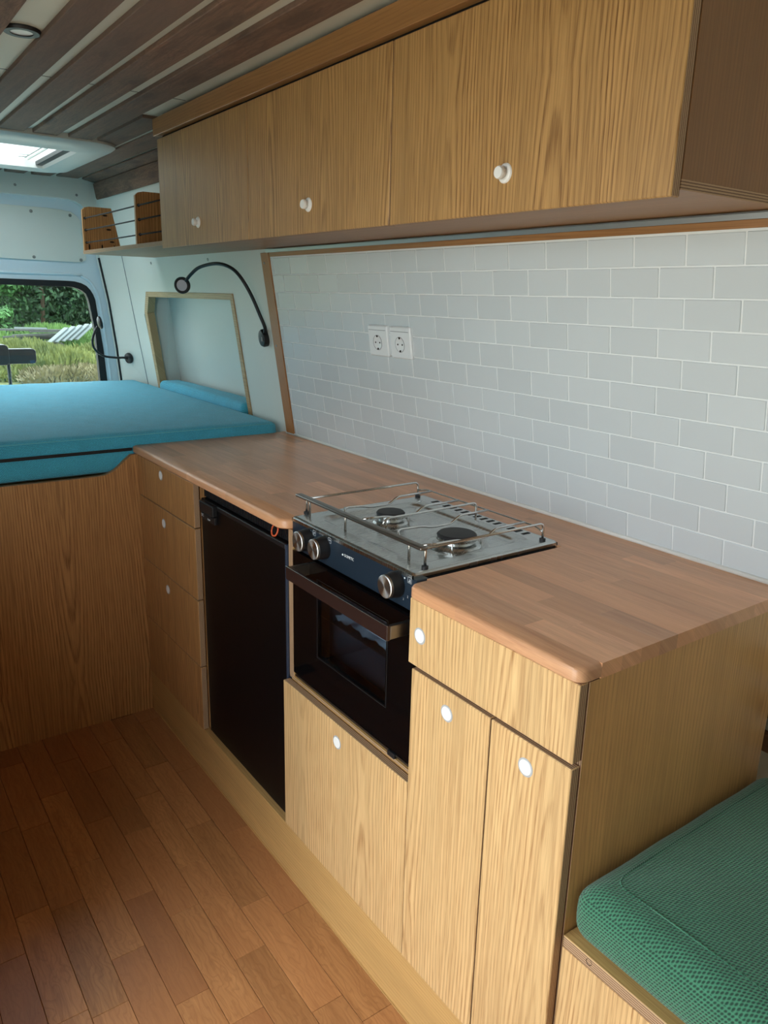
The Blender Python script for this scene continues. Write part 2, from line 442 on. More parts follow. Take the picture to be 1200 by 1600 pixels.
# panel joint and screws on the white panel
B().tube([WP(3.168, .8, .001), WP(3.168, 1.52, .001)], 0.0015, 6).build('panel_joint', 'grey_ring', wr)
for y, z in ((2.80, 1.478), (2.2, 1.478), (3.24, 1.40), (3.25, 1.475)):
    B().lathe([(.006, 0), (.005, .002), (.0, .003)], WP(y, z, 0.0), NRM, 10).build('screw', 'screw', wr)
# recess frame
fr = thing('bunk_opening_surround', 'pale wooden frame around the bunk recess in the white wall', 'frame', WP(2.5, .92, 0))
outer = [(2.031, .86), (2.031, 1.3605), (2.930, 1.3605), (3.000, 1.2727), (3.022, .86)]
inner = [(2.058, .86), (2.056, 1.341), (2.888, 1.341), (2.938, 1.268), (2.962, .86)]
inner = [(2.058, .86), (2.056, 1.339), (2.905, 1.339), (2.965, 1.266), (2.990, .86)]
for i in range(4):
    b = B(); q = [outer[i], outer[i+1], inner[i+1], inner[i]]
    wall_poly(b, q, -0.03, 0.004)
    b.bevel(0.001).build('frame_bar', 'frame_pine', fr)

# tiles
b = B(); wall_quad(b, -0.02, 1.700, 0.9005, 1.4755, 0.0, 0.0074)
b.build('grout_bed', 'grout', wr)
ROW_Z = [0.9075 + 0.0514*k for k in range(12)]         # joints between rows
tile_mesh = {}
def add_tile(y0, y1, z0, z1):
    g = 0.0014; hgt = (z1 - z0)/math.cos(TH)
    key = (round(y1-y0, 3), round(hgt, 3))
    c = WP((y0+y1)/2, (z0+z1)/2, 0.0052)
    if key not in tile_mesh:
        hw, hh = (y1-y0)/2 - g, hgt/2 - g
        bm_ = B().box(-.0036, .0030, -hw, hw, -hh, hh).bevel(0.0010, 1)
        o = bm_.build('tile', 'tile_glaze', origin=(0, 0, 0), smooth=40)
        tile_mesh[key] = o.data; COL.objects.unlink(o); bpy.data.objects.remove(o)
    o = bpy.data.objects.new('tile', tile_mesh[key]); link(o, c + NRM*random.uniform(-.0005, .0005), wr)
    o.rotation_euler = (random.uniform(-.003, .003), -TH + random.uniform(-.003, .003), random.uniform(-.003, .003))
TP = 0.1037
for k in range(11):
    z0, z1 = ROW_Z[k], ROW_Z[k+1]
    if k == 10: z1 = 1.4725
    off = (0.125 if k % 2 == 0 else 0.1755) + (0.006 if k < 3 else 0)
    j = off - 2*TP
    while j < 1.70:
        ya, yb = max(j, -0.018), min(j+TP, 1.699)
        if yb - ya > 0.012: add_tile(ya, yb, z0, z1)
        j += TP
# trims around the tiles
b = B(); wall_quad(b, 1.700, 1.7535, 0.901, 1.4885, 0.0, 0.012); struct(b.bevel(.001), 'trim_1', 'trim_oak_up')
b = B(); wall_quad(b, -0.6, 1.700, 1.4757, 1.4885, 0.0, 0.010); struct(b.bevel(.001), 'trim_2', 'trim_oak')
b = B(); b.tube([(wx(.9)-.009, -.0, .9035), (wx(.9)-.009, 1.755, .9035)], 0.005, 8); struct(b, 'trim_3', 'silicone', smooth=True)
b = B(); wall_quad(b, -0.6, 1.70, 1.4888, 1.4975, 0.0, 0.02)
tag(b.build('light_profile', 'aluminium'), 'thin grey aluminium light strip under the wall cupboards, above the tiles', 'light strip')
for z in (1.20, 1.458):
    B().lathe([(.004, 0), (.003, .0015), (0, .002)], WP(1.735, z, .012), NRM, 8).build('screw', 'screw', bpy.data.objects['trim_1'])
# boards on the wall beside the bench
for k, (z0, z1) in enumerate(((.567, .608), (.640, .690), (.722, .772))):
    b = B(); wall_quad(b, -1.2, 0.35, z0, z1, 0.0, 0.012); b.bevel(.0015).build('wall_board', 'wall_board_wood', wr)

# ceiling
ce = struct(B().box(-1.02, 0.40, -2.3, 2.32, 1.86, 1.88).box(-1.02, -0.66, 2.32, 3.12, 1.86, 1.88).box(0.18, 0.40, 2.32, 3.12, 1.86, 1.88).box(-1.02, 0.40, 3.12, 3.42, 1.86, 1.88),
            'ceiling', 'ceiling_white')
for y in (1.615, -0.45):
    B().box(-1.02, 0.15, y-.001, y+.001, 1.8593, 1.8605).build('sheet_joint', 'hole_dark', ce)
def slat(x0, x1, y0, y1, zb=1.8485, zt=1.8605):
    B().box(x0, x1, y0, y1, zb, zt).bevel(.0012).build('ceiling_plank', 'ceiling_wood', ce)
for x0, x1 in ((-.292, -.2245), (-.193, -.1155), (-.0895, -.0135), (.0215, .098)):
    slat(x0, x1, -2.2, 2.338 if x0 > -.2 else 2.335)
for x0, x1 in ((-.435, -.361), (-.540, -.462), (-.645, -.568), (-.748, -.672), (-.850, -.775), (-.955, -.880)):
    slat(x0, x1, -2.2, 2.33)
def bent_slat(x0, x1, z0, z1, y0, y1):               # planks towards the side of the roof, tilted down
    B().hexa([(x0,y0,z0),(x1,y0,z1),(x1,y1,z1),(x0,y1,z0),(x0,y0,z0+.007),(x1,y0,z1+.007),(x1,y1,z1+.007),(x0,y1,z0+.007)]).bevel(.001).build('ceiling_plank', 'ceiling_wood', ce)
B().prism([(.1165, 1.862), (.199, 1.862), (.199, 2.395), (.160, 2.345), (.1165, 2.325)], 'z', 1.8510, 1.8605).build('ceiling_plank', 'ceiling_wood', ce)
bent_slat(.2230, .3170, 1.8525, 1.8515, 1.862, 3.33)
bent_slat(.3345, .3935, 1.8505, 1.838, 1.862, 3.33)
b = B(); wall_quad(b, 1.862, 3.333, 1.768, 1.838, 0.0, 0.012); b.bevel(.001).build('ceiling_plank', 'ceiling_wood', ce)
for x0, x1 in ((-.193, -.1155), (-.0895, -.0135), (.0065, .087), (.115, .196)):
    slat(x0, x1, 3.135, 3.325)
# recessed ceiling spot
sp = thing('ceiling_spot', 'round recessed ceiling spot with black rim between planks', 'ceiling light', (-.327, 1.275, 1.86))
B().lathe([(.022, -.006), (.0335, -.006), (.036, -.002), (.036, .001), (.022, .001), (.022, -.006)], (-.327, 1.275, 1.8585), (0,0,1), 32, cap=False).build('rim', 'black_plastic', sp, smooth=40)
B().lathe([(0, -.004), (.023, -.004), (.023, .0), (0, .0)], (-.327, 1.275, 1.8585), (0,0,1), 28).build('lens', 'lamp_lens', sp, smooth=40)

# roof hatch
ht = B()
HX0, HX1, HY0, HY1 = -.685, .205, 2.315, 3.13
o1 = rrect(HX0, HX1, HY0, HY1, .11, 8); o2 = rrect(HX0+.012, HX1-.012, HY0+.012, HY1-.012, .10, 8)
o3 = rrect(HX0+.055, HX1-.055, HY0+.10, HY1-.05, .05, 8); i1 = rrect(-.59, .112, 2.553, 3.062, .012, 8); i2 = rrect(-.585, .107, 2.558, 3.057, .012, 8)
ring = lambda P, z: [(x, y, z) for x, y in P]
ht.loft([ring(o1, 1.862), ring(o1, 1.843), ring(o2, 1.834), ring(o3, 1.830), ring(i1, 1.842), ring(i1, 1.87), ring(i2, 1.95)], cap=False)
hatch = struct(ht, 'window_1', 'hatch_plastic', smooth=35)
B().box(-.60, .12, 2.54, 3.075, 1.945, 1.951).build('pane', 'hatch_pane', hatch)
b = B(); b.box(.078, .104, 2.556, 3.058, 1.852, 1.866); b.build('blind_cassette', 'hatch_dark', hatch)
b = B(); b.box(.035, .041, 2.56, 3.055, 1.875, 1.885); b.box(.048, .052, 2.56, 3.055, 1.868, 1.874); b.build('blind_rail', 'hatch_plastic', hatch)
b = B(); b.tube([(.03, 2.93, 1.872), (-.01, 2.93, 1.870)], .004, 6); b.tube([(.03, 2.98, 1.872), (-.0, 2.985, 1.870)], .004, 6); b.build('latch', 'hatch_plastic', hatch)

# rear end: header, pillar, door leaves
b = B()
arch = [(-1.02, 1.7636)] + [(-.86, 1.7636)] + [(.225, 1.7636), (.262, 1.7615), (.296, 1.7547), (.320, 1.742), (.3357, 1.7276), (.352, 1.70), (.362, 1.66), (.385, 1.51), (.402, 1.40), (.418, 1.31), (.440, 1.10), (.453, .92), (.46, .0)]
poly = arch + [(.62, .0), (.62, 1.3), (.46, 1.86), (.392, 1.865), (-1.02, 1.865)]
b.prism(poly, 'y', 3.335, 3.375)
wb = struct(b, 'wall_back', 'white_panel')
b = B()       # pillar cover between the wall panel and the door seal
pz = [.75, .92, 1.10, 1.31, 1.51, 1.66, 1.76, 1.862]
px = [.456, .453, .440, .418, .385, .376, .388, .384]
R1 = [WP(3.170, z, .000) for z in pz]; R2 = [(x+.004, 3.333, z) for x, z in zip(px, pz)]; R3 = [(x+.004, 3.36, z) for x, z in zip(px, pz)]; R4 = [WP(3.170, z, -.02) for z in pz]
for k in range(len(pz)-1):
    b.add([R1[k], R1[k+1], R2[k+1], R2[k]], [(0,1,2,3)]); b.add([R2[k], R2[k+1], R3[k+1], R3[k]], [(0,1,2,3)])
b.build('pillar_cover', 'white_panel', wb)
B().tube([(x+.001, 3.336, z) for x, z in zip(px[:5], pz)], 0.0055, 8).build('door_seal', 'rubber', wb, smooth=True)
for x, z in ((.306, 1.7806), (.047, 1.800)):
    B().lathe([(.006, 0), (.005, .002), (0, .003)], (x, 3.335, z), (0,-1,0), 10).build('screw', 'screw', wb)

def rear_door(num, sgn, c0):
    X_ = lambda x: c0 + sgn*(x - c0)
    wout = [(-.30, .62), (.395, .62), (.3962, .9202), (.388, 1.0824), (.3662, 1.318), (.358, 1.342), (.3474, 1.3615), (.330, 1.381), (.3062, 1.3929), (.275, 1.400), (.2424, 1.4017), (-.24, 1.405), (-.285, 1.39), (-.30, 1.34)]
    win = [(-.262, .655), (.36, .655), (.3617, .9216), (.3547, 1.1678), (.3372, 1.301), (.332, 1.325), (.3241, 1.3446), (.308, 1.358), (.2879, 1.3681), (.265, 1.373), (.2402, 1.3749), (-.22, 1.3775), (-.25, 1.37), (-.262, 1.34)]
    b = B(); fr_ = 3.38
    # leaf: upper sheet, side strips and sill around the glass
    T = lambda P: [(X_(x), z) for x, z in P]
    b.prism(T([(-.305, 1.402), (.2424, 1.4010), (.3062, 1.392), (.3474, 1.3608), (.3662, 1.318), (.388, 1.0824), (.3962, .9202), (.395, 0), (.52, 0), (.52, .9), (.46, 1.45), (.40, 1.78), (-.305, 1.78)]), 'y', fr_, fr_+.03)
    b.prism(T([(-.305, 0), (.3955, 0), (.395, .622), (-.305, .622)]), 'y', fr_, fr_+.03)
    b.prism(T([(-.309, 0), (-.299, 0), (-.299, 1.403), (-.309, 1.403)]), 'y', fr_, fr_+.03)
    d = struct(b, 'door_%d' % num, 'door_metal')
    n = len(wout); b = B()
    b.add([(X_(x), fr_-.004, z) for x, z in wout] + [(X_(x), fr_-.004, z) for x, z in win] + [(X_(x), fr_+.03, z) for x, z in wout] + [(X_(x), fr_+.03, z) for x, z in win],
          [f for i in range(n) for j in [(i+1) % n] for f in ([i, j, n+j, n+i], [n+i, n+j, 3*n+j, 3*n+i], [2*n+i, 2*n+j, j, i])])
    b.build('window_seal', 'rubber', d)
    b = B(); b.prism(T(win), 'y', fr_+.018, fr_+.022); b.build('pane', 'window_glass', d)
    pan = [(-.27, 1.72), (.1824, 1.7189), (.240, 1.716), (.2843, 1.7092), (.308, 1.695), (.3235, 1.6736), (.326, 1.648), (.3255, 1.62), (.338, 1.51), (.334, 1.497), (.318, 1.489), (.2924, 1.4862), (-.27, 1.4943)]
    b = B(); b.prism(T(pan), 'y', fr_-.008, fr_); b.bevel(.002, 2).build('door_panel', 'white_panel', d)
    for x, z in ((.1106, 1.6991), (.2793, 1.6935), (.1061, 1.5021), (.3136, 1.4977)):
        B().lathe([(.0075, 0), (.006, .003), (0, .004)], (X_(x), fr_-.008, z), (0,-1,0), 10).build('screw', 'screw', d)
    # pressed rib around the window
    rib = [(-.29, 1.430), (.2587, 1.4313), (.310, 1.424), (.3426, 1.4048), (.366, 1.375), (.3813, 1.3352), (.392, 1.26), (.406, 1.08), (.414, .92), (.415, .70)]
    B().tube(smooth_path([(X_(x), fr_, z) for x, z in rib], 3), .007, 8).build('pressed_rib', 'door_metal', d, smooth=True)
rear_door(1, 1, CX); rear_door(2, -1, CX)

# side opposite the kitchen: wall with the open sliding-door aperture; unseen cab end closed to cut front light
lw = lambda z: -1.155 - LEAN*(0.9 - z)
def lwall(b, y0, y1, z0, z1):
    b.hexa([(lw(z0)-.03,y0,z0),(lw(z0),y0,z0),(lw(z0),y1,z0),(lw(z0)-.03,y1,z0),(lw(z1)-.03,y0,z1),(lw(z1),y0,z1),(lw(z1),y1,z1),(lw(z1)-.03,y1,z1)])
b = B(); lwall(b, -2.3, -.36, 0, 1.86); lwall(b, .62, 3.37, 0, 1.86); lwall(b, -.36, .62, 1.70, 1.86)
struct(b, 'wall_left', 'white_panel')
b = B(); b.box(-1.3, .7, -2.36, -2.33, -.05, 1.88)
struct(b, 'wall_front_closed', 'white_panel')  # no windscreen opening, so less light reaches the near side faces
struct(B().box(-1.12, -.66, .57, 1.757, .83, .85).box(-1.12, -.67, .58, .598, 0, .83).box(-.688, -.67, .598, 1.757, 0, .83), 'added_shade_unit', 'oak_tan')   # unseen waist-high unit, added to shade the left of the floor

# ------------------------------------------------------------------ kitchen run
XF = 0.004                                            # front plane of the drawer and door fronts
def front(name, parent, y0, y1, z0, z1, mat='oak', x=XF, th=0.018):
    return B().box(x, x+th, y0, y1, z0, z1, 0, mx=0, my=1, mz=1).bevel(.0014, 1).build(name, [mat, 'ply_x'], parent)
def flush_knob(parent, y, z, x=XF):
    k = B().lathe([(.0, -.0015), (.0112, -.0015), (.0118, -.0008), (.0118, .004), (0, .004)], (x, y, z), (1,0,0), 28).build('push_knob', 'knob_white', parent, smooth=40)
    B().lathe([(.0118, -.0008), (.0145, -.0004), (.0146, .003), (.0118, .003)], (x, y, z), (1,0,0), 28).build('knob_ring', 'knob_ring', k, smooth=40)
def pop_knob(parent, y, z, x):
    k = B().lathe([(0, -.0165), (.0085, -.016), (.0098, -.0135), (.0096, -.009), (.0070, -.006), (.0066, .003), (0, .003)], (x, y, z), (1,0,0), 28).build('pull_knob', 'knob_white', parent, smooth=50)
    B().lathe([(.0066, -.0035), (.0125, -.0030), (.0148, -.0005), (.0148, .003), (.0066, .003)], (x, y, z), (1,0,0), 28).build('knob_ring', 'knob_white', k, smooth=50)

# plinth board
struct(B().box(.006, .024, .010, 1.762, 0.0, .1405).bevel(.001), 'baseboard_right', 'oak_flat')
struct(B().box(.0035, .0062, .010, 1.758, 0.0003, .003), 'trim_4', 'oak_flat')

# drawer unit
dc = thing('drawer_cabinet', 'oak drawer cabinet with four drawers next to the bed', 'cabinet', (.2, 1.55, 0))
B().box(.024, .50, 1.322, 1.758, .03, .876).build('body', 'oak_tan', dc)
dz = [.141, .3405, .5425, .7500, .8765]
for k in range(4):
    d = front('drawer', dc, 1.3165, 1.7585, dz[k]+.0015, dz[k+1]-.0015, 'oak_tan')
    if k: flush_knob(d, (1.5493, 1.5493, 1.5533, 1.5575)[k], (0, .4995, .7052, .8489)[k])

# refrigerator
fg = thing('refrigerator', 'black built-in refrigerator under the worktop beside the drawers', 'refrigerator', (.25, 1.07, .1415))
B().box(.036, .49, .834, 1.306, .1425, .8765).build('body', 'void_black', fg)
B().box(.020, .036, .834, 1.3035, .1435, .8385).bevel(.003, 2).build('door', 'fridge_black', fg)
b = B(); b.box(.017, .034, .8295, .8375, .1435, .8385); b.bevel(.003, 2).build('door_edge', 'fridge_edge', fg)
b = B(); b.box(.0185, .0235, .838, 1.2, .826, .8375); b.bevel(.0015).build('door_lip', 'fridge_grille', fg)
gr = B().box(.033, .0365, .834, 1.306, .840, .8765).build('vent_grille', 'void_black', fg)
b = B(); y = .842
while y < 1.30:
    b.box(.0295, .0335, y, y+.0042, .842, .8765); y += .0086
gb = b.build('grille_rib', 'fridge_grille', fg); gb['kind'] = 'stuff'
hb = B().box(.007, .021, 1.2000, 1.286, .8095, .8375).bevel(.0025, 2).build('latch_handle', 'black_plastic', fg)
B().box(.012, .021, 1.2000, 1.286, .7875, .8075).bevel(.002, 2).build('latch_plate', 'black_plastic', fg)
B().box(.0085, .0195, 1.212, 1.278, .8045, .8105).build('latch_slot', 'void_black', hb)
pts = [(.012 + .004*math.sin(a), .871 + .0130*math.cos(a), .8625 + .0125*math.sin(a)) for a in [k*2*PI/20 for k in range(21)]]
B().tube(pts, .0021, 6).build('pull_loop', 'orange_loop', fg, smooth=True)

# text as flat printed lettering
def text_mesh(name, body, size, loc, parent, mat, rz=-PI/2, rx=PI/2, space=1.0):
    cu = bpy.data.curves.new(name, 'FONT'); cu.body = body; cu.size = size; cu.align_x = 'CENTER'; cu.align_y = 'CENTER'; cu.extrude = 0.0001; cu.space_character = space
    ob = bpy.data.objects.new(name+'_c', cu); COL.objects.link(ob); bpy.context.view_layer.update()
    me = bpy.data.meshes.new_from_object(ob); bpy.data.objects.remove(ob)
    me.materials.clear(); me.materials.append(M[mat])
    o = bpy.data.objects.new(name, me); link(o, loc, parent); o.rotation_euler = (rx, 0, rz); return o
text_mesh('lettering', 'DC', .011, (.0117, 1.2755, .7985), fg, 'print_white')
text_mesh('lettering', 'COMP', .006, (.0117, 1.235, .7945), fg, 'print_white')

# divider between refrigerator and oven
dv = B().box(.022, .49, .8075, .8275, .5305, .8765, 0, mx=1).build('divider_panel', ['oak_flat', 'ply_y'])
tag(dv, 'narrow upright plywood panel between refrigerator and oven', 'panel')

# cupboard under the oven
oc = thing('oven_cupboard', 'low oak cupboard with one door below the oven', 'cabinet', (.2, .6, 0))
B().box(.024, .49, .372, .822, .03, .525, 0).build('body', 'oak_flat', oc)
d = front('door', oc, .3645, .8255, .1435, .5225, 'oak')
flush_knob(d, .5984, .4813)
B().box(.0225, .049, .3645, .8275, .5255, .5305, 0, mx=1).build('ledge', ['oak_flat', 'ply_z'], oc)
B().box(.019, .032, .425, .447, .531, .541).bevel(.001).build('stop_block', 'black_plastic', oc)

# near cupboard
nc = thing('end_cupboard', 'oak end cupboard with a wide drawer above two narrow doors', 'cabinet', (.2, .19, 0))
B().box(.024, .50, .026, .362, .03, .8765).build('body', 'oak_flat', nc)
B().box(.023, .528, .0085, .0265, .0, .8765, 0, mx=1, mz=1).build('side_panel', ['oak_side', 'ply_y'], nc)
d = front('drawer', nc, .0095, .3735, .7575, .8765); flush_knob(d, .3441, .8167)
d = front('door', nc, .1690, .3630, .1435, .7500); flush_knob(d, .2672, .7097)
d = front('door', nc, .0095, .1660, .1435, .7500); flush_knob(d, .0908, .7089)

# worktop: beech staves glued side by side, notched for the hob
wt = thing('worktop', 'long beech butcher-block worktop wrapping around the hob', 'worktop', (.26, .9, .8775))
YN, YF, NY0, NY1 = .0065, 1.7930, .3775, .8120
ZB, ZT = .8772, .9000
rows = [(.042*k, .042*(k+1)) for k in range(9)] + [(.378+.0394*k, .378+.0394*(k+1)) for k in range(4)]
def corner_x(y, ya, yb, ra, rb, inset):              # front outline with rounded corners
    ya += inset; yb -= inset; x = inset
    if y < ya + ra: t_ = (ya + ra - y)/ra; return x + ra - ra*math.sqrt(max(0, 1 - min(1, t_)**2))
    if y > yb - rb: t_ = (y - (yb - rb))/rb; return x + rb - rb*math.sqrt(max(0, 1 - min(1, t_)**2))
    return x
def front_stave(y0, y1, sa, sb, ra, rb, xb):
    """stave of the front row between y0 and y1 in a section sa..sb whose corners have radii ra, rb"""
    levels = [(ZB, .003), (ZB+.003, .0), (ZT-.006, .0), (ZT-.0022, .0018), (ZT, .0062)]
    ts = set([0, 1]); N_ = 24
    ys = [y0 + (y1-y0)*k/6 for k in range(7)]
    for k in range(9):
        a = k*PI/16
        for yy in (sa + ra*(1-math.cos(a)), sb - rb*(1-math.cos(a))):
            if y0 < yy < y1: ys.append(yy)
    ys = sorted(set(round(q, 6) for q in ys)); rings_ = []
    for z, ins in levels:
        yl = [min(max(q, sa+ins), sb-ins) for q in ys]
        rings_.append([(corner_x(q, sa, sb, ra, rb, ins), q, z) for q in yl] + [(xb, yl[-1], z), (xb, yl[0], z)])
    return B().loft(rings_)
def lay_row(k, x0, x1, sa, sb, jit, ra=.0, rb=.0):
    rnd = random.Random(k*13 + int(sa*100) + 5)
    cuts = [sa]; y = sa + rnd.uniform(.10, .34)
    while y < sb - .09: cuts.append(y); y += rnd.uniform(.24, .42)
    cuts.append(sb)
    for a, c in zip(cuts, cuts[1:]):
        if k == 0: front_stave(a, c, sa, sb, ra, rb, x1).build('stave', 'worktop_wood', wt, smooth=40)
        else:
            B().box(x0, x1, a, c, ZB, ZT).build('stave', 'worktop_wood', wt)
for k, (x0, x1) in enumerate(rows):
    if k < 9:
        lay_row(k, x0, x1, NY1, YF, 0, .030, .008); lay_row(k, x0, x1, YN, NY0, 0, .016, .018)
    else: lay_row(k, x0, x1, YN, YF, 0)

# cooker: hob and oven in one
ck = thing('cooker', 'steel two-burner gas hob with black glass oven below', 'cooker', (.2, .59, .532))
OX = .020
B().box(.35, .376, .379, .802, .533, .876).box(.05, .35, .379, .438, .533, .876).box(.05, .35, .722, .802, .533, .876).box(.05, .35, .438, .722, .533, .598).box(.05, .35, .438, .722, .822, .876).box(.04, .372, .389, .803, .876, .900).build('body', 'void_black', ck)
# hob top as a pressed sheet
HY_0, HY_1, HX_0, HX_1 = .389, .808, .020, .378
def ss(e0, e1, x):
    t_ = min(1, max(0, (x-e0)/(e1-e0))); return t_*t_*(3-2*t_)
def hob_z(x, y):
    z = .9090
    e = min(x-HX_0, HX_1-x, y-HY_0, HY_1-y)
    z -= .0035*(1-ss(0, .004, e))
    inx = min(x-.060, .322-x); iny = min(y-.425, .772-y)
    k = .03; dd = min(inx, iny)
    if inx < k and iny < k: dd = k - math.hypot(k-inx, k-iny)
    z -= .0065*ss(0, .014, dd)
    z += .0022*math.exp(-((x-.333)/.004)**2)*ss(.42, .44, y)*(1-ss(.76, .78, y))       # long pressed ridge at the back
    for cx_, cy_, r0 in ((.183, .677, .052), (.202, .487, .062)):
        r_ = math.hypot(x-cx_, y-cy_)
        z += .0020*math.exp(-((r_-r0)/.0035)**2) - .002*(1-ss(r0-.01, r0, r_))
    return z
b = B(); nx, ny = 90, 104
xs = [HX_0+(HX_1-HX_0)*i/nx for i in range(nx+1)]; ys = [HY_0+(HY_1-HY_0)*j/ny for j in range(ny+1)]
b.add([(x, y, hob_z(x, y)) for x in xs for y in ys], [(i*(ny+1)+j, (i+1)*(ny+1)+j, (i+1)*(ny+1)+j+1, i*(ny+1)+j+1) for i in range(nx) for j in range(ny)])
hob = b.build('hob_plate', 'steel', ck, smooth=True)
b = B(); b.box(HX_0, HX_0+.002, HY_0, HY_1, .899, .9055); b.box(HX_1-.002, HX_1, HY_0, HY_1, .899, .9055); b.box(HX_0, HX_1, HY_0, HY_0+.002, .899, .9055); b.box(HX_0, HX_1, HY_1-.002, HY_1, .899, .9055)
b.build('hob_rim', 'steel', hob)
y = .452
while y < .752:
    B().box(.3485, .3685, y, y+.0085, .9092, .9094).build('vent_slot', 'void_black', hob); y += .0205
def burner(cx_, cy_, r, big):
    z0 = hob_z(cx_, cy_)
    u = B().lathe([(r*1.12, 0), (r*1.15, .004), (r*1.05, .008), (r*.80, .009), (r*.76, .014), (r*.95, .016), (r*.97, .021), (r*.7, .022), (0, .022)], (cx_, cy_, z0), (0,0,1), 36).build('burner', 'steel', ck, smooth=35)
    B().lathe([(0, .021), (r*.90, .021), (r*.92, .0245), (r*.84, .0275), (0, .0285)], (cx_, cy_, z0), (0,0,1), 36).build('burner_cap', 'cap_black', u, smooth=35)
    B().lathe([(.0, 0), (.0022, 0), (.0022, .016), (0, .017)], (cx_+r*1.05, cy_-r*.5, z0), (0,0,1), 8).build('igniter', 'print_white', u)
    B().lathe([(.0, 0), (.0018, 0), (.0018, .018), (0, .019)], (cx_-r*.9, cy_-r*.75, z0), (0,0,1), 8).build('thermocouple', 'chrome', u)
burner(.183, .677, .033, False); burner(.202, .487, .042, True)
# rail and pan supports
ZR = .9440
bar = B().box(.038, .054, .392, .826, .9455, .9515).bevel(.0025, 3).build('front_rail', 'rail_steel', ck, smooth=40)
def wire(pts, r=.0024, name='wire'): return B().tube(round_corners(pts, .012, 5), r, 8).build(name, 'chrome', ck, smooth=True)
for y in (.808, .795, .655, .447, .4015):
    yb = y
    wire([(.056, yb, .909), (.056, yb, ZR+.001), (.046, yb-.001, .9475)], .0028, 'rail_post')
for y in (.808, .4015):
    B().lathe([(.0062, 0), (.0062, .005), (.003, .006)], (.056, y, .9085), (0,0,1), 14).build('post_foot', 'cap_black', ck)
wire([(.052, .800, ZR), (.352, .800, ZR), (.352, .800, .909)], name='side_wire'); wire([(.052, .405, ZR), (.352, .405, ZR), (.352, .405, .909)], name='side_wire')
for y in (.800, .405):
    B().lathe([(.0062, 0), (.0062, .005), (.003, .006)], (.352, y, .9085), (0,0,1), 14).build('post_foot', 'cap_black', ck)
wire([(.354, .405, .925), (.358, .43, .931), (.358, .775, .931), (.354, .800, .925)], .0016, 'back_wire')
wire([(.100, .590, .934), (.110, .590, ZR), (.345, .590, ZR), (.345, .590, .909)], name='middle_wire')
for cy_, cx_, w in ((.677, .183, .046), (.487, .202, .052)):
    for s_ in (-1, 1):
        y = cy_ + s_*w
        wire([(.085, cy_+s_*(w*.55), .930), (.098, y, .936), (cx_-.045, y, .934), (cx_-.02, y, .928), (cx_+.03, y, .928), (cx_+.05, y, ZR-.002), (.330, y, ZR-.002)], name='pan_support')
    wire([(.098, cy_+w, .936), (.085, cy_+w*.55, .930), (.085, cy_-w*.55, .930), (.098, cy_-w, .936)], name='pan_support')
wire([(.095, .575, .925), (.098, .60, .925), (.098, .632, .925)], .003, 'support_clip')
# control panel
cp = B().box(OX, OX+.028, .3785, .8065, .8405, .9000).bevel(.0015).build('control_panel', 'enamel_blue', ck)
for y, z in ((.7380, .8755), (.6760, .8760), (.4330, .8775)):
    k = B().lathe([(.0235, .0), (.0235, -.008), (.0222, -.012), (.0215, -.022), (0, -.022)], (OX, y, z), (1,0,0), 36).build('control_knob', 'black_plastic', ck, smooth=35)
    B().lathe([(0, -.0275), (.0195, -.0275), (.0208, -.0265), (.0212, -.0215), (0, -.0215)], (OX, y, z), (1,0,0), 40).build('knob_face', 'knob_steel', k, smooth=35)
b = B()                                               # small maker's mark left of the word
b.prism([(.6115, .8800), (.6085, .8830), (.6060, .8815), (.6060, .8795), (.6085, .8785)], 'x', OX-.0002, OX+.0001); b.build('maker_mark', 'print_white', cp)
text_mesh('lettering', 'DOMETIC', .0078, (OX-.0001, .5860, .8808), cp, 'print_white', space=.95)
def icon(y, z, inner):
    s = .0055; w = .0008; b = B()
    b.box(OX-.0003, OX+.0001, y-s, y+s, z+s-w, z+s); b.box(OX-.0003, OX+.0001, y-s, y+s, z-s, z-s+w)
    b.box(OX-.0003, OX+.0001, y-s, y-s+w, z-s, z+s); b.box(OX-.0003, OX+.0001, y+s-w, y+s, z-s, z+s)
    for (a, c, d_, e) in inner: b.box(OX-.0003, OX+.0001, y+a, y+c, z+d_, z+e)
    b.build('icon', 'print_grey', cp)
    B().lathe([(0, -.0003), (.0016, -.0003), (.0016, .0001), (0, .0001)], (OX, y+.014, z), (1,0,0), 10).build('dot', 'print_white', cp)
icon(.7150, .8960, ((-.003, -.0005, -.001, .0025), (.001, .003, -.003, .0005)))
icon(.6560, .8960, ((-.003, .003, -.0008, .0016),))
icon(.3970, .8985-.003, ((-.003, .0035, -.0035, -.002), (-.0025, .0005, -.002, .002)))
text_mesh('lettering', '1', .006, (OX-.0001, .4420, .8965), cp, 'print_grey')
text_mesh('lettering', '3', .006, (OX-.0001, .4130, .8560), cp, 'print_grey')
text_mesh('lettering', '2', .006, (OX-.0001, .4010, .8640), cp, 'print_grey')
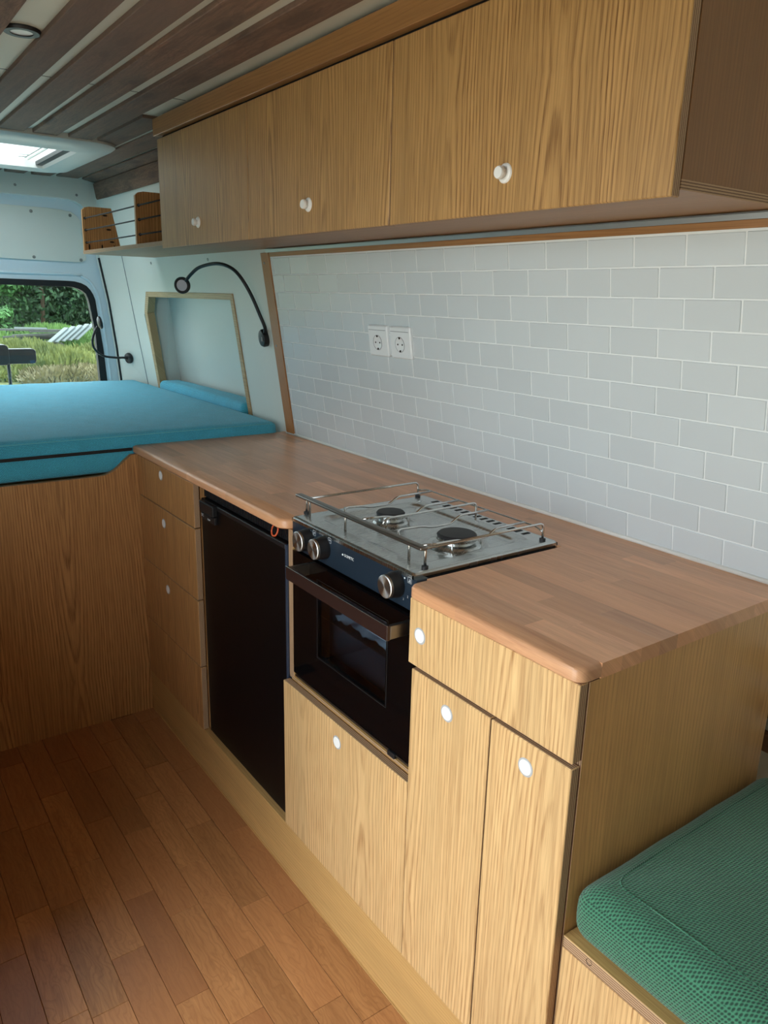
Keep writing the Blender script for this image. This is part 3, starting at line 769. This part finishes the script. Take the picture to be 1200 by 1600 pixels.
# oven door with window
DY0, DY1, DZ0, DZ1 = .3785, .8055, .5465, .8345
WY0, WY1, WZ0, WZ1 = .4600, .7000, .6280, .7950
b = B(); T_ = (OX, OX+.028)
b.box(*T_, DY0, WY0, DZ0, DZ1); b.box(*T_, WY1, DY1, DZ0, DZ1); b.box(*T_, WY0, WY1, DZ0, WZ0); b.box(*T_, WY0, WY1, WZ1, DZ1)
od = b.build('oven_door', 'oven_glass', ck)
B().box(OX+.001, OX+.004, WY0, WY1, WZ0, WZ1).build('door_window', 'oven_pane', od)
b = B()
for q in ((WY0-.004, WY1+.004, WZ0-.0045, WZ0-.0035), (WY0-.004, WY1+.004, WZ1+.0035, WZ1+.0045), (WY0-.0045, WY0-.0035, WZ0-.004, WZ1+.004), (WY1+.0035, WY1+.0045, WZ0-.004, WZ1+.004)):
    b.box(OX-.0004, OX+.001, *q)
b.build('window_border', 'cap_black', od)
b = B(); b.box(OX+.003, OX+.028, .379, .805, .5355, .5405); b.build('bottom_strip', 'rail_steel', ck)
# cavity behind the window
b = B(); b.box(.34, .345, .44, .72, .60, .82); b.box(.048, .345, .44, .445, .60, .82); b.box(.048, .345, .715, .72, .60, .82); b.box(.048, .345, .44, .72, .60, .605); b.box(.048, .345, .44, .72, .815, .82)
b.build('oven_cavity', 'oven_cavity', ck)
# handle
b = B(); b.box(-.031, -.024, .3885, .7440, .7975, .8255); b.bevel(.0012, 2).build('door_handle', 'handle_brown', od)
for y0, y1 in ((.3885, .3975), (.7350, .7440)):
    B().box(-.0245, OX+.001, y0, y1, .7990, .8240).bevel(.001).build('handle_bracket', 'rail_steel', od)
b = B(); b.tube([(-.0312, .3885, .8258), (-.0312, .744, .8258)], .0006, 6); b.build('handle_edge', 'chrome', od)
# booklet and bag lying in the oven
bk = B().hexa([(.062,.462,.722),(.2,.462,.732),(.2,.585,.732),(.062,.585,.722),(.062,.462,.728),(.2,.462,.738),(.2,.585,.738),(.062,.585,.728)])
b = B(); b.box(.06, .33, .447, .713, .690, .6925)
for k in range(12): pass
shelf = b.build('oven_shelf', 'rail_steel', ck)
tag(bk.bevel(.001).build('instruction_booklet', 'paper'), 'white folded booklet lying inside the oven behind the glass', 'booklet')
b = B(); rnd = random.Random(3); n_, m_ = 16, 22
b.add([(.066 + .12*i/n_, .452 + .255*j/m_, .6945 + .022*math.exp(-((i/n_-.2)/.35)**2)*(.55+.25*math.sin(j*.9+i*.4)+.2*math.sin(j*2.3-i)) + rnd.uniform(-.0025, .0025)) for i in range(n_+1) for j in range(m_+1)],
      [(i*(m_+1)+j, (i+1)*(m_+1)+j, (i+1)*(m_+1)+j+1, i*(m_+1)+j+1) for i in range(n_) for j in range(m_)])
tag(b.build('plastic_bag', 'bag_film', smooth=True), 'crumpled clear plastic bag inside the oven under the booklet', 'bag')

# ------------------------------------------------------------------ sockets
def socket(y0, y1, label):
    zc = 1.2505; yc = (y0+y1)/2; t_ = thing('wall_socket', label, 'socket', WP(yc, 1.21, .009), 'sockets on the tiled wall')
    w = (y1-y0)/2; h = .0405
    def P(u, v, o): return WP(yc+u, zc+v*math.cos(TH), .0088+o)
    b = B(); q0 = rrect(-w, w, -h, h, .004, 3); q1 = rrect(-w+.003, w-.003, -h+.003, h-.003, .003, 3)
    b.loft([[P(u, v, 0) for u, v in q0], [P(u, v, .006) for u, v in q0], [P(u, v, .009) for u, v in q1]]); b.build('plate', 'white_plastic', t_, smooth=35)
    c = P(0, -.004, .009); rr = .0185
    b = B(); b.lathe([(rr+.0025, -.001), (rr+.0025, .0010), (rr, .0014), (rr-.0015, .0004), (0, .0004)], c, NRM, 32); b.build('cup', 'white_plastic', t_, smooth=35)
    B().tube([P(rr*1.04*math.cos(a), -.004+rr*1.04*math.sin(a), .0101) for a in [k*2*PI/28 for k in range(29)]], .0007, 6).build('cup_rim', 'grey_ring', t_, smooth=True)
    for dz_ in (-1, 1):
        B().lathe([(0, 0), (.003, 0), (.003, .002), (0, .002)], P(0, -.004 + dz_*.0168, .0092), NRM, 8).build('earth_clip', 'hole_dark', t_)
    for dy in (-.0095, .0095):
        B().lathe([(0, 0), (.0022, 0), (.0022, .0010), (0, .0010)], P(dy, -.004, .0092), NRM, 10).build('pin_hole', 'hole_dark', t_)
    b = B(); a0, a1 = P(-w+.006, h-.012, .0091), P(w-.006, h-.012, .0091); b.tube([a0, a1], .0007, 6); b.build('plate_groove', 'grey_ring', t_)
socket(1.0925, 1.1800, 'white wall socket on the tiles, left one nearer the bed')
socket(.9935, 1.0810, 'white wall socket on the tiles, right one nearer the hob')

# ------------------------------------------------------------------ wall cupboards
UX = .150
uc = thing('wall_cupboard', 'long oak wall cupboard with three doors above the tiles', 'cabinet', (.3, .95, 1.489))
B().prism([(UX+.0185, .0610), (.442, .0610), (.442, 2.738), (UX+.005, 2.738), (UX+.005, 1.8465), (UX+.0185, 1.8465)], 'z', 1.4985, 1.5115, 0, 1).build('bottom_board', ['fascia_oak', 'ply_z'], uc)
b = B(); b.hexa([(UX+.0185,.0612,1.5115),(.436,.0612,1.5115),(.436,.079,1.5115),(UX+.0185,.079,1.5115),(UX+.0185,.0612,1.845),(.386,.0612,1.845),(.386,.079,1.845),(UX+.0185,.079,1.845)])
b.build('end_panel', 'oak_shaded', uc)
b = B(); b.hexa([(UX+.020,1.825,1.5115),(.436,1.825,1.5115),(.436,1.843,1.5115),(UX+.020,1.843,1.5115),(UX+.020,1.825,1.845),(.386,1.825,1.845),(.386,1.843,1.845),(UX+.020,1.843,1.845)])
b.build('end_panel', 'oak_shaded', uc)
B().box(UX+.0125, UX+.018, .064, 1.83, 1.7950, 1.85).build('gap_shade_strip', 'hole_dark', uc)  # dark strip painting the shade in the gap between doors and fascia
for y0, y1, ky in ((.0615, .6605, .3606), (.6635, 1.2455, .9585), (1.2485, 1.8455, 1.5599)):
    d = front('door', uc, y0, y1, 1.4890, 1.7945, 'oak_upper', UX, .018); pop_knob(d, ky, 1.5470, UX)
B().box(UX-.010, UX+.010, .0300, 1.8480, 1.8015, 1.8475, 0, my=1).bevel(.001).build('fascia', ['fascia_oak', 'ply_x'], uc)
# open shelf end with dividers and elastic cords
dvf = B(); dvf.prism([(.156, 1.5115), (.303, 1.5115), (.2705, 1.676), (.185, 1.676), (.168, 1.672), (.158, 1.662)], 'y', 2.722, 2.736); dvf.build('shelf_divider', 'oak_tan', uc)
dvn = B(); dvn.prism([(.156, 1.5115), (.43, 1.5115), (.408, 1.676), (.185, 1.676), (.168, 1.672), (.158, 1.662)], 'y', 2.092, 2.106); dvn.build('shelf_divider', 'oak_tan', uc)
for z in (1.632, 1.588, 1.5415):
    B().tube([(.166, 1.846, z), (.166, 2.09, z), (.166, 2.40, z-.001), (.166, 2.722, z)], .0024, 6).build('elastic_cord', 'cord_black', uc, smooth=True)
    for y in (2.088, 2.719):
        B().lathe([(0, -.003), (.005, -.002), (.005, .002), (0, .003)], (.166, y, z), (0,1,0), 10).build('cord_knot', 'cord_black', uc)
for x, z, rx_, rz_ in ((.245, 1.647, .010, .003), (.256, 1.595, .010, .0035), (.266, 1.549, .0095, .0035), (.176, 1.526, .003, .012), (.226, 1.526, .003, .012), (.274, 1.526, .0028, .011)):
    b = B(); b.prism([(x+rx_*math.cos(a), z+rz_*math.sin(a)) for a in [k*PI/6 for k in range(12)]], 'y', 2.7212, 2.7222); b.build('cable_slot', 'hole_dark', uc)

# ------------------------------------------------------------------ bed
bp = B()
cut = [(0.03, .8765), (-.0137, .875), (-.0343, .8591), (-.0653, .8324), (-.085, .8235), (-.1046, .8188), (-.1792, .8176), (-.286, .8182), (-.387, .8190), (-.7, .8190), (-1.13, .8190), (-1.13, 0), (0.03, 0)]
bp.prism(cut, 'y', 1.7605, 1.7785); bpo = bp.build('bed_panel', 'oak_tan')
tag(bpo, 'wide oak panel closing the front of the raised bed', 'panel')
B().box(-1.13, .45, 1.80, 3.30, .775, .802).build('bed_base', 'oak_flat', bpo)
for x in (-1.05, -.3, .40): B().box(x, x+.03, 1.80, 1.83, 0, .775).build('leg', 'oak_flat', bpo)
def cushion(name, x0, x1, y0, y1, z0, z1, r, mat, crown, nx=60, ny=90, nz=10, pw=4):
    """foam block with rounded edges and a crowned top: a gridded box pulled onto a rounded box"""
    b = B(); h = Vector(((x1-x0)/2, (y1-y0)/2, (z1-z0)/2)); c = Vector(((x0+x1)/2, (y0+y1)/2, (z0+z1)/2)); idx = {}; V = []; F = []
    def vert(i, j, k):
        if (i, j, k) in idx: return idx[(i, j, k)]
        q = Vector((-h.x + 2*h.x*i/nx, -h.y + 2*h.y*j/ny, -h.z + 2*h.z*k/nz))
        inn = Vector([max(-h[a]+r, min(h[a]-r, q[a])) for a in range(3)]); d = q - inn
        if d.length > 1e-9: q = inn + d.normalized()*r
        fx = 1-abs(q.x/h.x)**pw; fy = 1-abs(q.y/h.y)**pw
        if q.z > 0: q.z += crown*max(0, fx)*max(0, fy)*(q.z/h.z) + .0009*math.sin(q.x*41+1)*math.sin(q.y*29)
        s_ = 1-(q.z/h.z)**2
        if abs(q.x) > h.x-r: q.x += math.copysign(.0035*max(0, s_), q.x)
        if abs(q.y) > h.y-r: q.y += math.copysign(.0015*max(0, s_), q.y)
        idx[(i, j, k)] = len(V); V.append(c + q); return len(V)-1
    for i in range(nx):
        for j in range(ny):
            for k in (0, nz): F.append([vert(i,j,k), vert(i+1,j,k), vert(i+1,j+1,k), vert(i,j+1,k)])
    for i in range(nx):
        for k in range(nz):
            for j in (0, ny): F.append([vert(i,j,k), vert(i+1,j,k), vert(i+1,j,k+1), vert(i,j,k+1)])
    for j in range(ny):
        for k in range(nz):
            for i in (0, nx): F.append([vert(i,j,k), vert(i,j+1,k), vert(i,j+1,k+1), vert(i,j,k+1)])
    b.add(V, F); return b.build(name, mat, smooth=True)
mt = cushion('mattress', -1.12, .503, 1.7830, 3.285, .8195, .938, .020, 'teal_mesh', .010, nx=110, ny=110, pw=8)
tag(mt, 'thick teal mesh-fabric mattress on the raised bed', 'mattress')
B().box(-1.09, -.004, 1.7765, 1.7805, .8850, .8945).build('zip_band', 'rubber', mt)
B().tube([(-1.10, 1.7835, .9305), (.0, 1.7825, .9315), (.475, 1.7835, .933)], .0012, 6).build('seam', 'thread_teal', mt)
cc = cushion('recess_cushion', .509, .612, 2.07, 2.955, .805, .966, .02, 'teal_mesh', .003, nx=14, ny=80)
tag(cc, 'small teal cushion filling the recess in the white wall', 'cushion')

# ------------------------------------------------------------------ bench and green cushion
bn = thing('bench', 'low plywood bench next to the end cupboard under the green cushion', 'bench', (.25, -.35, 0))
B().box(.0205, .52, -.95, .0065, .4505, .4705, 0, mx=1, my=1).bevel(.001).build('bench_top', ['oak_flat', 'ply_z'], bn)
B().box(.021, .039, -.95, .0065, .0, .4495, 0, my=1).build('front_panel', ['oak', 'ply_x'], bn)
B().box(.039, .52, -.95, -.932, 0, .4495).build('end_panel', 'oak_side', bn)
B().lathe([(0, .0002), (.0042, .0002), (.005, -.0006), (.005, .004), (0, .004)], (.0205, -.0415, .4625), (1,0,0), 14).build('screw', 'handle_brown', bn)
gc = cushion('seat_cushion', .026, .535, -.80, .0030, .4712, .558, .030, 'green_mesh', .016, nx=70, ny=100, pw=6)
tag(gc, 'green mesh-fabric seat cushion on the low plywood bench', 'cushion')
def gtop(x, y):
    hx, hy, cx_, cy_ = .2545, .4015, .2805, -.3985
    return .558 + .016*(1-abs((x-cx_)/hx)**6)*(1-abs((y-cy_)/hy)**6) + .0004
path = [(.072, -.76 + .02*k) for k in range(36)] + [(.0735, -.045), (.080, -.036), (.092, -.031)] + [(.11 + .02*k, -.030) for k in range(20)]
B().tube([(x, y, gtop(x, y)) for x, y in path], .0013, 6).build('seam', 'green_mesh', gc, smooth=True)

# ------------------------------------------------------------------ reading lamps
l1 = thing('reading_lamp', 'black gooseneck reading lamp arching over the bunk recess', 'lamp', WP(1.826, 1.19, .0), 'gooseneck reading lamps')
def P1(u, v, o): return WP(1.826+u, 1.2195+v, o)
oval = [(.024*math.cos(a)*(1-.12*math.sin(a)), .0295*math.sin(a)) for a in [k*2*PI/28 for k in range(28)]]
b = B(); b.loft([[P1(u, v, 0) for u, v in oval], [P1(u, v, .012) for u, v in oval], [P1(u*.85, v*.88, .018) for u, v in oval], [P1(u*.5, v*.5, .0195) for u, v in oval]])
b.build('base', 'black_plastic', l1, smooth=40)
B().box(.4655, .4705, 1.8135, 1.8165, 1.208, 1.222).build('switch', 'print_grey', l1)
neck = [(.474, 1.808, 1.236), (.470, 1.798, 1.254), (.455, 1.804, 1.295), (.435, 1.826, 1.359), (.41, 1.848, 1.413), (.39, 1.881, 1.443), (.37, 1.947, 1.456), (.35, 2.041, 1.445), (.338, 2.094, 1.421), (.333, 2.128, 1.400)]
B().tube(smooth_path(neck, 5), .0058, 10).build('gooseneck', 'black_plastic', l1, smooth=True)
hc = Vector((.330, 2.155, 1.385)); ha = Vector((-.62, -.70, -.10)).normalized()
hd = B().lathe([(0, -.008), (.020, -.008), (.0285, -.003), (.029, .004), (.026, .007), (.0195, .007), (.019, .005)], hc, ha, 32).build('lamp_head', 'black_plastic', l1, smooth=40)
B().lathe([(0, .004), (.0195, .004), (.0190, .0062), (0, .0068)], hc, ha, 28).build('lens', 'lamp_lens', hd, smooth=40)
l2 = thing('reading_lamp', 'black gooseneck reading lamp bent in front of the rear window edge', 'lamp', (.466, 3.255, 1.02), 'gooseneck reading lamps')
n2 = Vector((-.93, -.34, -.13)).normalized(); c2 = Vector((.4795, 3.262, 1.046))
B().lathe([(.0, -.004), (.0245, -.004), (.026, .006), (.024, .014), (.015, .018), (0, .018)], c2, n2, 28).build('base', 'black_plastic', l2, smooth=40)
B().tube(smooth_path([c2 + n2*.012, (.44, 3.243, 1.0495), (.40, 3.22, 1.052), (.334, 3.20, 1.064), (.291, 3.18, 1.098), (.282, 3.17, 1.136), (.294, 3.17, 1.174), (.312, 3.176, 1.200)], 5), .0052, 10).build('gooseneck', 'black_plastic', l2, smooth=True)
hc = Vector((.324, 3.18, 1.217)); ha = Vector((.95, -.06, .16)).normalized()
hd = B().lathe([(0, -.008), (.020, -.008), (.0285, -.003), (.029, .004), (.026, .007), (.0195, .007), (.019, .005)], hc, ha, 32).build('lamp_head', 'black_plastic', l2, smooth=40)
B().lathe([(0, .004), (.0195, .004), (.0190, .0062), (0, .0068)], hc, ha, 28).build('lens', 'lamp_lens', hd, smooth=40)

# ------------------------------------------------------------------ outdoors
GZ = -.65
gnd = struct(B().box(-60, 60, -60, 90, GZ-.1, GZ), 'ground', 'gravel')
B().box(-40, 40, 9, 88, GZ, GZ+.012).build('meadow', 'meadow', gnd)
# carrier clamp behind the rear window
cl = thing('carrier_clamp', 'black carrier clamp on a post outside the rear window', 'carrier', (-.01, 3.6, GZ))
B().tube([(-.012, 3.6, GZ), (-.010, 3.6, 1.01)], .0085, 10).build('post', 'black_plastic', cl, smooth=40)
b = B(); b.loft([[(x, y, z) for x, z in rrect(-.20, .1165, 1.004, 1.0765, .018, 5)] for y in (3.575, 3.625)]); b.bevel(.004, 2).build('clamp_arm', 'black_plastic', cl, smooth=40)
b = B(); b.loft([[(x, y, z) for x, z in rrect(-.10, -.008, 1.00, 1.098, .02, 5)] for y in (3.566, 3.634)]); b.bevel(.004, 2).build('clamp_jaw', 'black_plastic', cl, smooth=40)
B().box(.085, .108, 3.572, 3.576, 1.006, 1.020).build('reflector', 'fridge_edge', cl)

def bush(name, label, c, rx_, ry_, h, n, mat, seed, leaf=.13, nl=9):
    rnd = random.Random(seed); t_ = thing(name, label, 'shrub', c, 'bushes behind the plank pile')
    b = B()
    lumps = [(Vector((rnd.uniform(-.6, .6)*rx_, rnd.uniform(-.6, .6)*ry_, rnd.uniform(.3 if nl < 20 else .05, .95)*h)), rnd.uniform(.28, .5)) for _ in range(nl)]
    lumps.append((Vector((0, 0, h*.35)), .75))
    for _ in range(n):
        lc, lr = rnd.choice(lumps); d = Vector((rnd.gauss(0,1), rnd.gauss(0,1), rnd.gauss(0,1))).normalized()
        q = Vector(c) + lc + Vector((d.x*lr*rx_, d.y*lr*ry_, d.z*lr*h*.5))*rnd.uniform(.7, 1.05)
        if q.z < c[2]: q.z = c[2] + rnd.uniform(0, .5)
        n_ = (d + Vector((rnd.uniform(-.8,.8), rnd.uniform(-.8,.8), rnd.uniform(-.3,.9)))).normalized()
        a = n_.orthogonal().normalized(); e = n_.cross(a); ang = rnd.uniform(0, 6.28); a, e = a*math.cos(ang)+e*math.sin(ang), e*math.cos(ang)-a*math.sin(ang)
        s_ = leaf*rnd.uniform(.6, 1.3)
        b.add([q - a*s_, q + e*s_*.45, q + a*s_, q - e*s_*.45], [(0,1,2,3)])
    b.build('foliage', mat, t_)
    B().tube([(c[0], c[1], c[2]), (c[0]+.1, c[1], c[2]+h*.35), (c[0]-.1, c[1]+.1, c[2]+h*.7)], [.10, .08, .04], 8).build('stem', 'bark', t_)
bush('bush', 'tall dark green bush at the left edge of the rear window view', (4.6, 36.0, GZ), 2.6, 2.0, 4.6, 16000, 'leaf_mid', 1)
bush('bush', 'dark green bush in the middle of the rear window view', (7.4, 37.0, GZ), 2.8, 2.0, 5.2, 16000, 'leaf_dark', 2)
bush('bush', 'pale green bush beside the right end of the plank pile', (9.6, 33.5, GZ), 1.3, 1.2, 3.2, 5000, 'leaf_light', 3)
bush('bush', 'tall deep green bush rising behind the pale bush', (11.5, 38.5, GZ), 3.0, 2.0, 5.4, 8000, 'leaf_dark', 4)
bush('bush', 'broad dark bush far behind the others in the rear window view', (8.0, 43.0, GZ), 6.0, 1.6, 5.0, 42000, 'leaf_dark', 6, .24, 34)
bush('bush', 'low bright green bush to the left of the plank pile', (3.9, 31.0, GZ), 1.5, 1.2, 1.35, 5000, 'leaf_mid', 5, .10)
# pile of old boards
rnd = random.Random(9)
def board(name, c, L, w, th, yaw, pit, roll, mat, label, group='boards on the pile'):
    o = B().box(-L/2, L/2, -w/2, w/2, -th/2, th/2).build(name, mat, origin=(0,0,0))
    o.location = c; o.rotation_euler = (roll, pit, yaw); return tag(o, label, 'board', group)
for k in range(9):
    board('old_board', (5.5+rnd.uniform(-.5,.5), 28.3+rnd.uniform(-.5,.5), GZ+.08+.075*k), rnd.uniform(1.4, 2.3), .22, .06, rnd.uniform(-.35,.35), rnd.uniform(-.03,.03), 0, 'pile_grey',
          'weathered grey board, %s of the grey stack outside' % ('lowest', 'second lowest', 'third from the bottom', 'fourth from the bottom', 'middle one', 'fourth from the top', 'third from the top', 'second highest', 'highest')[k])
for k in range(5):
    board('white_board', (5.72+.235*k, 27.2+.04*k, -.10+.03*k), .165, 1.1, .035, -.85-.03*k, 0, .42+.02*k, 'pile_white',
          'white painted board leaning on the pile outside, %s' % ('leftmost', 'second from left', 'middle one', 'second from right', 'rightmost')[k], 'white boards leaning on the pile')
board('white_plank', (5.0, 27.7, GZ+.76), 1.0, .16, .05, .05, .03, 0, 'pile_white', 'long pale plank on top at the left of the pile', None)
# weeds
def weeds(name, label, n, x0, x1, y0, y1, h, mat, seed):
    rnd = random.Random(seed); b = B()
    for _ in range(n):
        y = rnd.uniform(y0, y1); x = rnd.uniform(x0, x1) + (y-y0)*.17; hh = h*rnd.uniform(.35, 1.0)*(0.75+.25*math.sin(x*2.1)+.1*math.sin(x*5+y))
        for s_ in range(3):
            dx, dy = rnd.uniform(-.18, .18), rnd.uniform(-.18, .18); w = rnd.uniform(.008, .018)
            b.add([(x-w, y, GZ), (x+w, y, GZ), (x+dx*.5+w, y+dy*.5, GZ+hh*.6), (x+dx*.5-w, y+dy*.5, GZ+hh*.6)], [(0,1,2,3)])
            b.add([(x+dx*.5-w*3, y+dy*.5, GZ+hh*.55), (x+dx*.7+w*3, y+dy*.7, GZ+hh*.7), (x+dx, y+dy, GZ+hh)], [(0,1,2)])
    o = b.build(name, mat); o['kind'] = 'stuff'; return tag(o, label, 'weeds')
weeds('tall_weeds', 'yellow green tall weeds growing in front of the plank pile', 5200, 2.0, 5.2, 18.2, 24.5, .74, 'weed', 21)
weeds('dry_weeds', 'brownish dry weeds below the tall weeds outside', 1600, 2.6, 4.9, 17.0, 19.0, .45, 'weed_dry', 22)
weeds('far_weeds', 'green weeds around the foot of the bushes', 3000, 3.0, 8.5, 29.0, 34.0, .8, 'leaf_light', 23)
